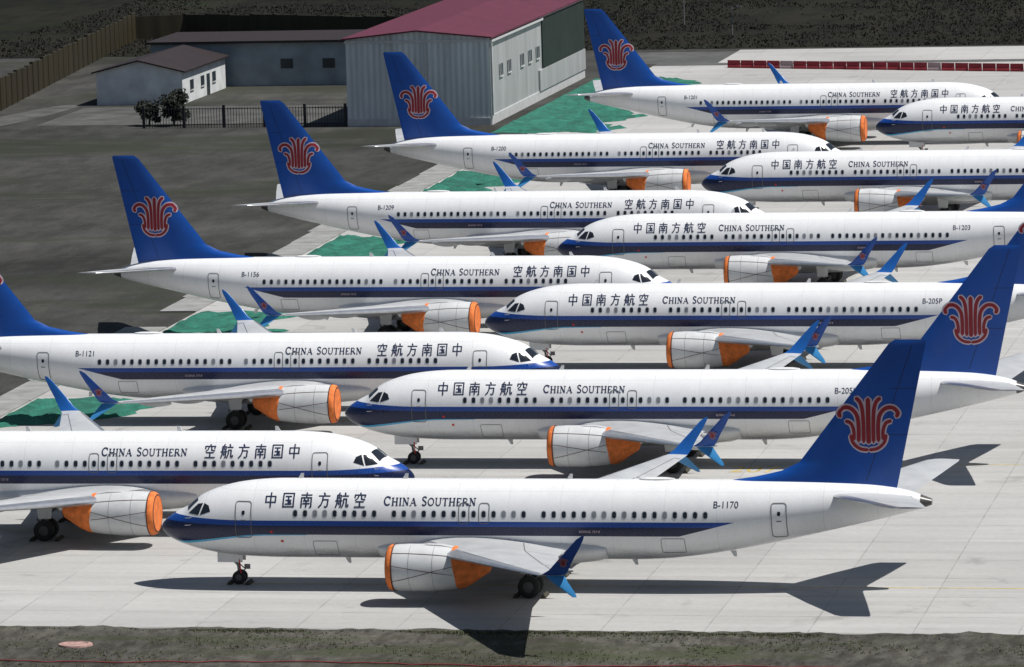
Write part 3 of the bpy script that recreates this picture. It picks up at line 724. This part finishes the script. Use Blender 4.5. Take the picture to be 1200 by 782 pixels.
for s in(-131,-126.5): box(mb,s,s+1.3,528.93,528.99,1.8,2.8,0)
site('windows',mb,['win'],parent=h)
M['ywall']=corr('ochre_wall_panels',(.036,.027,.009),2.5,rust=(.02,.015,.008),dirt=.5)
mb=MB();wp=[(-152,440),(-154.4,505),(-163.5,590),(-158,592),(-120,580)]
for (a,b),hh in zip(zip(wp,wp[1:]),(3.4,3.2,2.8,2.8)):
    d=Vector((b[0]-a[0],b[1]-a[1])).normalized();n=Vector((-d.y,d.x))*.12
    k=int(math.dist(a,b)/3)
    for i in range(k):
        p=Vector(a).lerp(Vector(b),i/k);q_=Vector(a).lerp(Vector(b),(i+1)/k)-d*.05
        z1=hh+rp.uniform(-.08,.08)
        v=[p-n,q_-n,q_+n,p+n];vs=[(w.x,w.y,0) for w in v]+[(w.x,w.y,z1) for w in v]
        mb.add(vs,[(0,3,2,1),(4,5,6,7),(0,1,5,4),(1,2,6,5),(2,3,7,6),(3,0,4,7)],0)
        box(mb,p.x-.18,p.x+.18,p.y-.18,p.y+.18,0,z1+.1,0)
site('perimeter_wall',mb,['ywall'])
M['iron']=plain('dark_iron',(.02,.02,.022),.6)
mb=MB();s=-134.0
while s<-114:
    tube(mb,(s,485.3,0),(s,485.3,2.0),.03,n=5);s+=.28
for z in(.3,1.8): box(mb,-134,-114,485.26,485.34,z,z+.07,0)
s=-134
while s<=-113.9:
    box(mb,s-.12,s+.12,485.18,485.42,0,2.2,0);s+=4
site('iron_fence',mb,['iron'])
M['pole']=plain('galvanised_pole',(.20,.20,.20),.5)
for nm,s,t,hh in(('utility_pole',-100,600,5.5),('utility_pole',-92,585,3.2)):
    mb=MB();tube(mb,(s,t,0),(s,t,hh),.07,.05,8);tube(mb,(s,t,hh-.3),(s+.7,t,hh),.04,.03,6);box(mb,s+.5,s+1.1,t-.1,t+.1,hh-.05,hh+.07,0);site(nm,mb,['pole'])
M['leaf']=plain('dark_leaves',(.008,.011,.007),.8,0,.4,1.2);M['leaf2']=plain('paler_leaves',(.018,.022,.012),.8,0,.4,1.2);M['bark']=plain('bark',(.04,.03,.025),.9)  # two leaf tones, mixed at random over the crown
def tree(name,s,t,H,Rr,n,seed):
    r=random.Random(seed);mb=MB()
    tube(mb,(s,t,0),(s+.1,t,H*.5),.12,.07,8,2)
    cl=[]
    for i in range(11):
        a=r.uniform(0,6.28);qq=r.uniform(.2,1)*Rr*.75;z=H*r.uniform(.22,.88);c=Vector((s+qq*math.cos(a),t+qq*math.sin(a),z));cl.append((c,r.uniform(.35,.6)*Rr))
        tube(mb,(s+.05,t,H*.2),c,.05,.02,5,2)
    for i in range(n):
        c,rad=r.choice(cl);d=Vector((r.gauss(0,1),r.gauss(0,1),r.gauss(0,.8)));d=d.normalized()*rad*r.uniform(.3,1.1)
        p=c+d;p.z=max(p.z,.15);u=Vector((r.gauss(0,1),r.gauss(0,1),r.gauss(0,1))).normalized();w=u.orthogonal().normalized();l=r.uniform(.10,.2)
        mb.add([p-u*l,p+w*l*.6,p+u*l,p-w*l*.6],[(0,1,2,3)],0 if r.random()<.7 else 1)
    site(name,mb,['leaf','leaf2','bark'])
tree('leafy_tree',-131.6,487.5,3.6,1.5,2600,1)
tree('leafy_tree',-134.2,488,2.7,1.2,1700,2)
# ------------------------------------------------------------------ camera, light
cam=bpy.data.cameras.new('camera');co=bpy.data.objects.new('camera',cam);C.objects.link(co);scn.camera=co
f,hc,p,r=6115.6,48.386,.13745,.03068
cp,sp,cr,sr=math.cos(p),math.sin(p),math.cos(r),math.sin(r)
Fw=Vector((0,cp,-sp));R0=Vector((1,0,0));U0=Vector((0,sp,cp));Rv=R0*cr-U0*sr;Uv=U0*cr+R0*sr
mt=Matrix.Identity(4)
for i in range(3): mt[i][0]=Rv[i];mt[i][1]=Uv[i];mt[i][2]=-Fw[i]
mt[2][3]=hc;co.matrix_world=mt
cam.sensor_width=36;cam.lens=f/1200*36;cam.clip_end=8000;cam.clip_start=1
SX,SY=.52,-.08
sd=Vector((SX,SY,1)).normalized();el=math.asin(sd.z)
L=bpy.data.lights.new('sun','SUN');L.energy=4.8;L.angle=math.radians(.5);L.color=(1,.972,.93)
lo=bpy.data.objects.new('sun',L);C.objects.link(lo);lo.rotation_euler=sd.to_track_quat('Z','Y').to_euler();lo.location=(0,300,100)
w=bpy.data.worlds.new("World");scn.world=w;w.use_nodes=True
nt=w.node_tree;sk=nt.nodes.new('ShaderNodeTexSky');sk.sky_type='NISHITA';sk.sun_disc=False;sk.sun_elevation=el;sk.sun_rotation=math.atan2(SX,SY)
bg=nt.nodes['Background'];nt.links.new(sk.outputs[0],bg.inputs[0]);bg.inputs[1].default_value=.05
scn.view_settings.view_transform='Standard';scn.view_settings.look='None';scn.view_settings.exposure=0
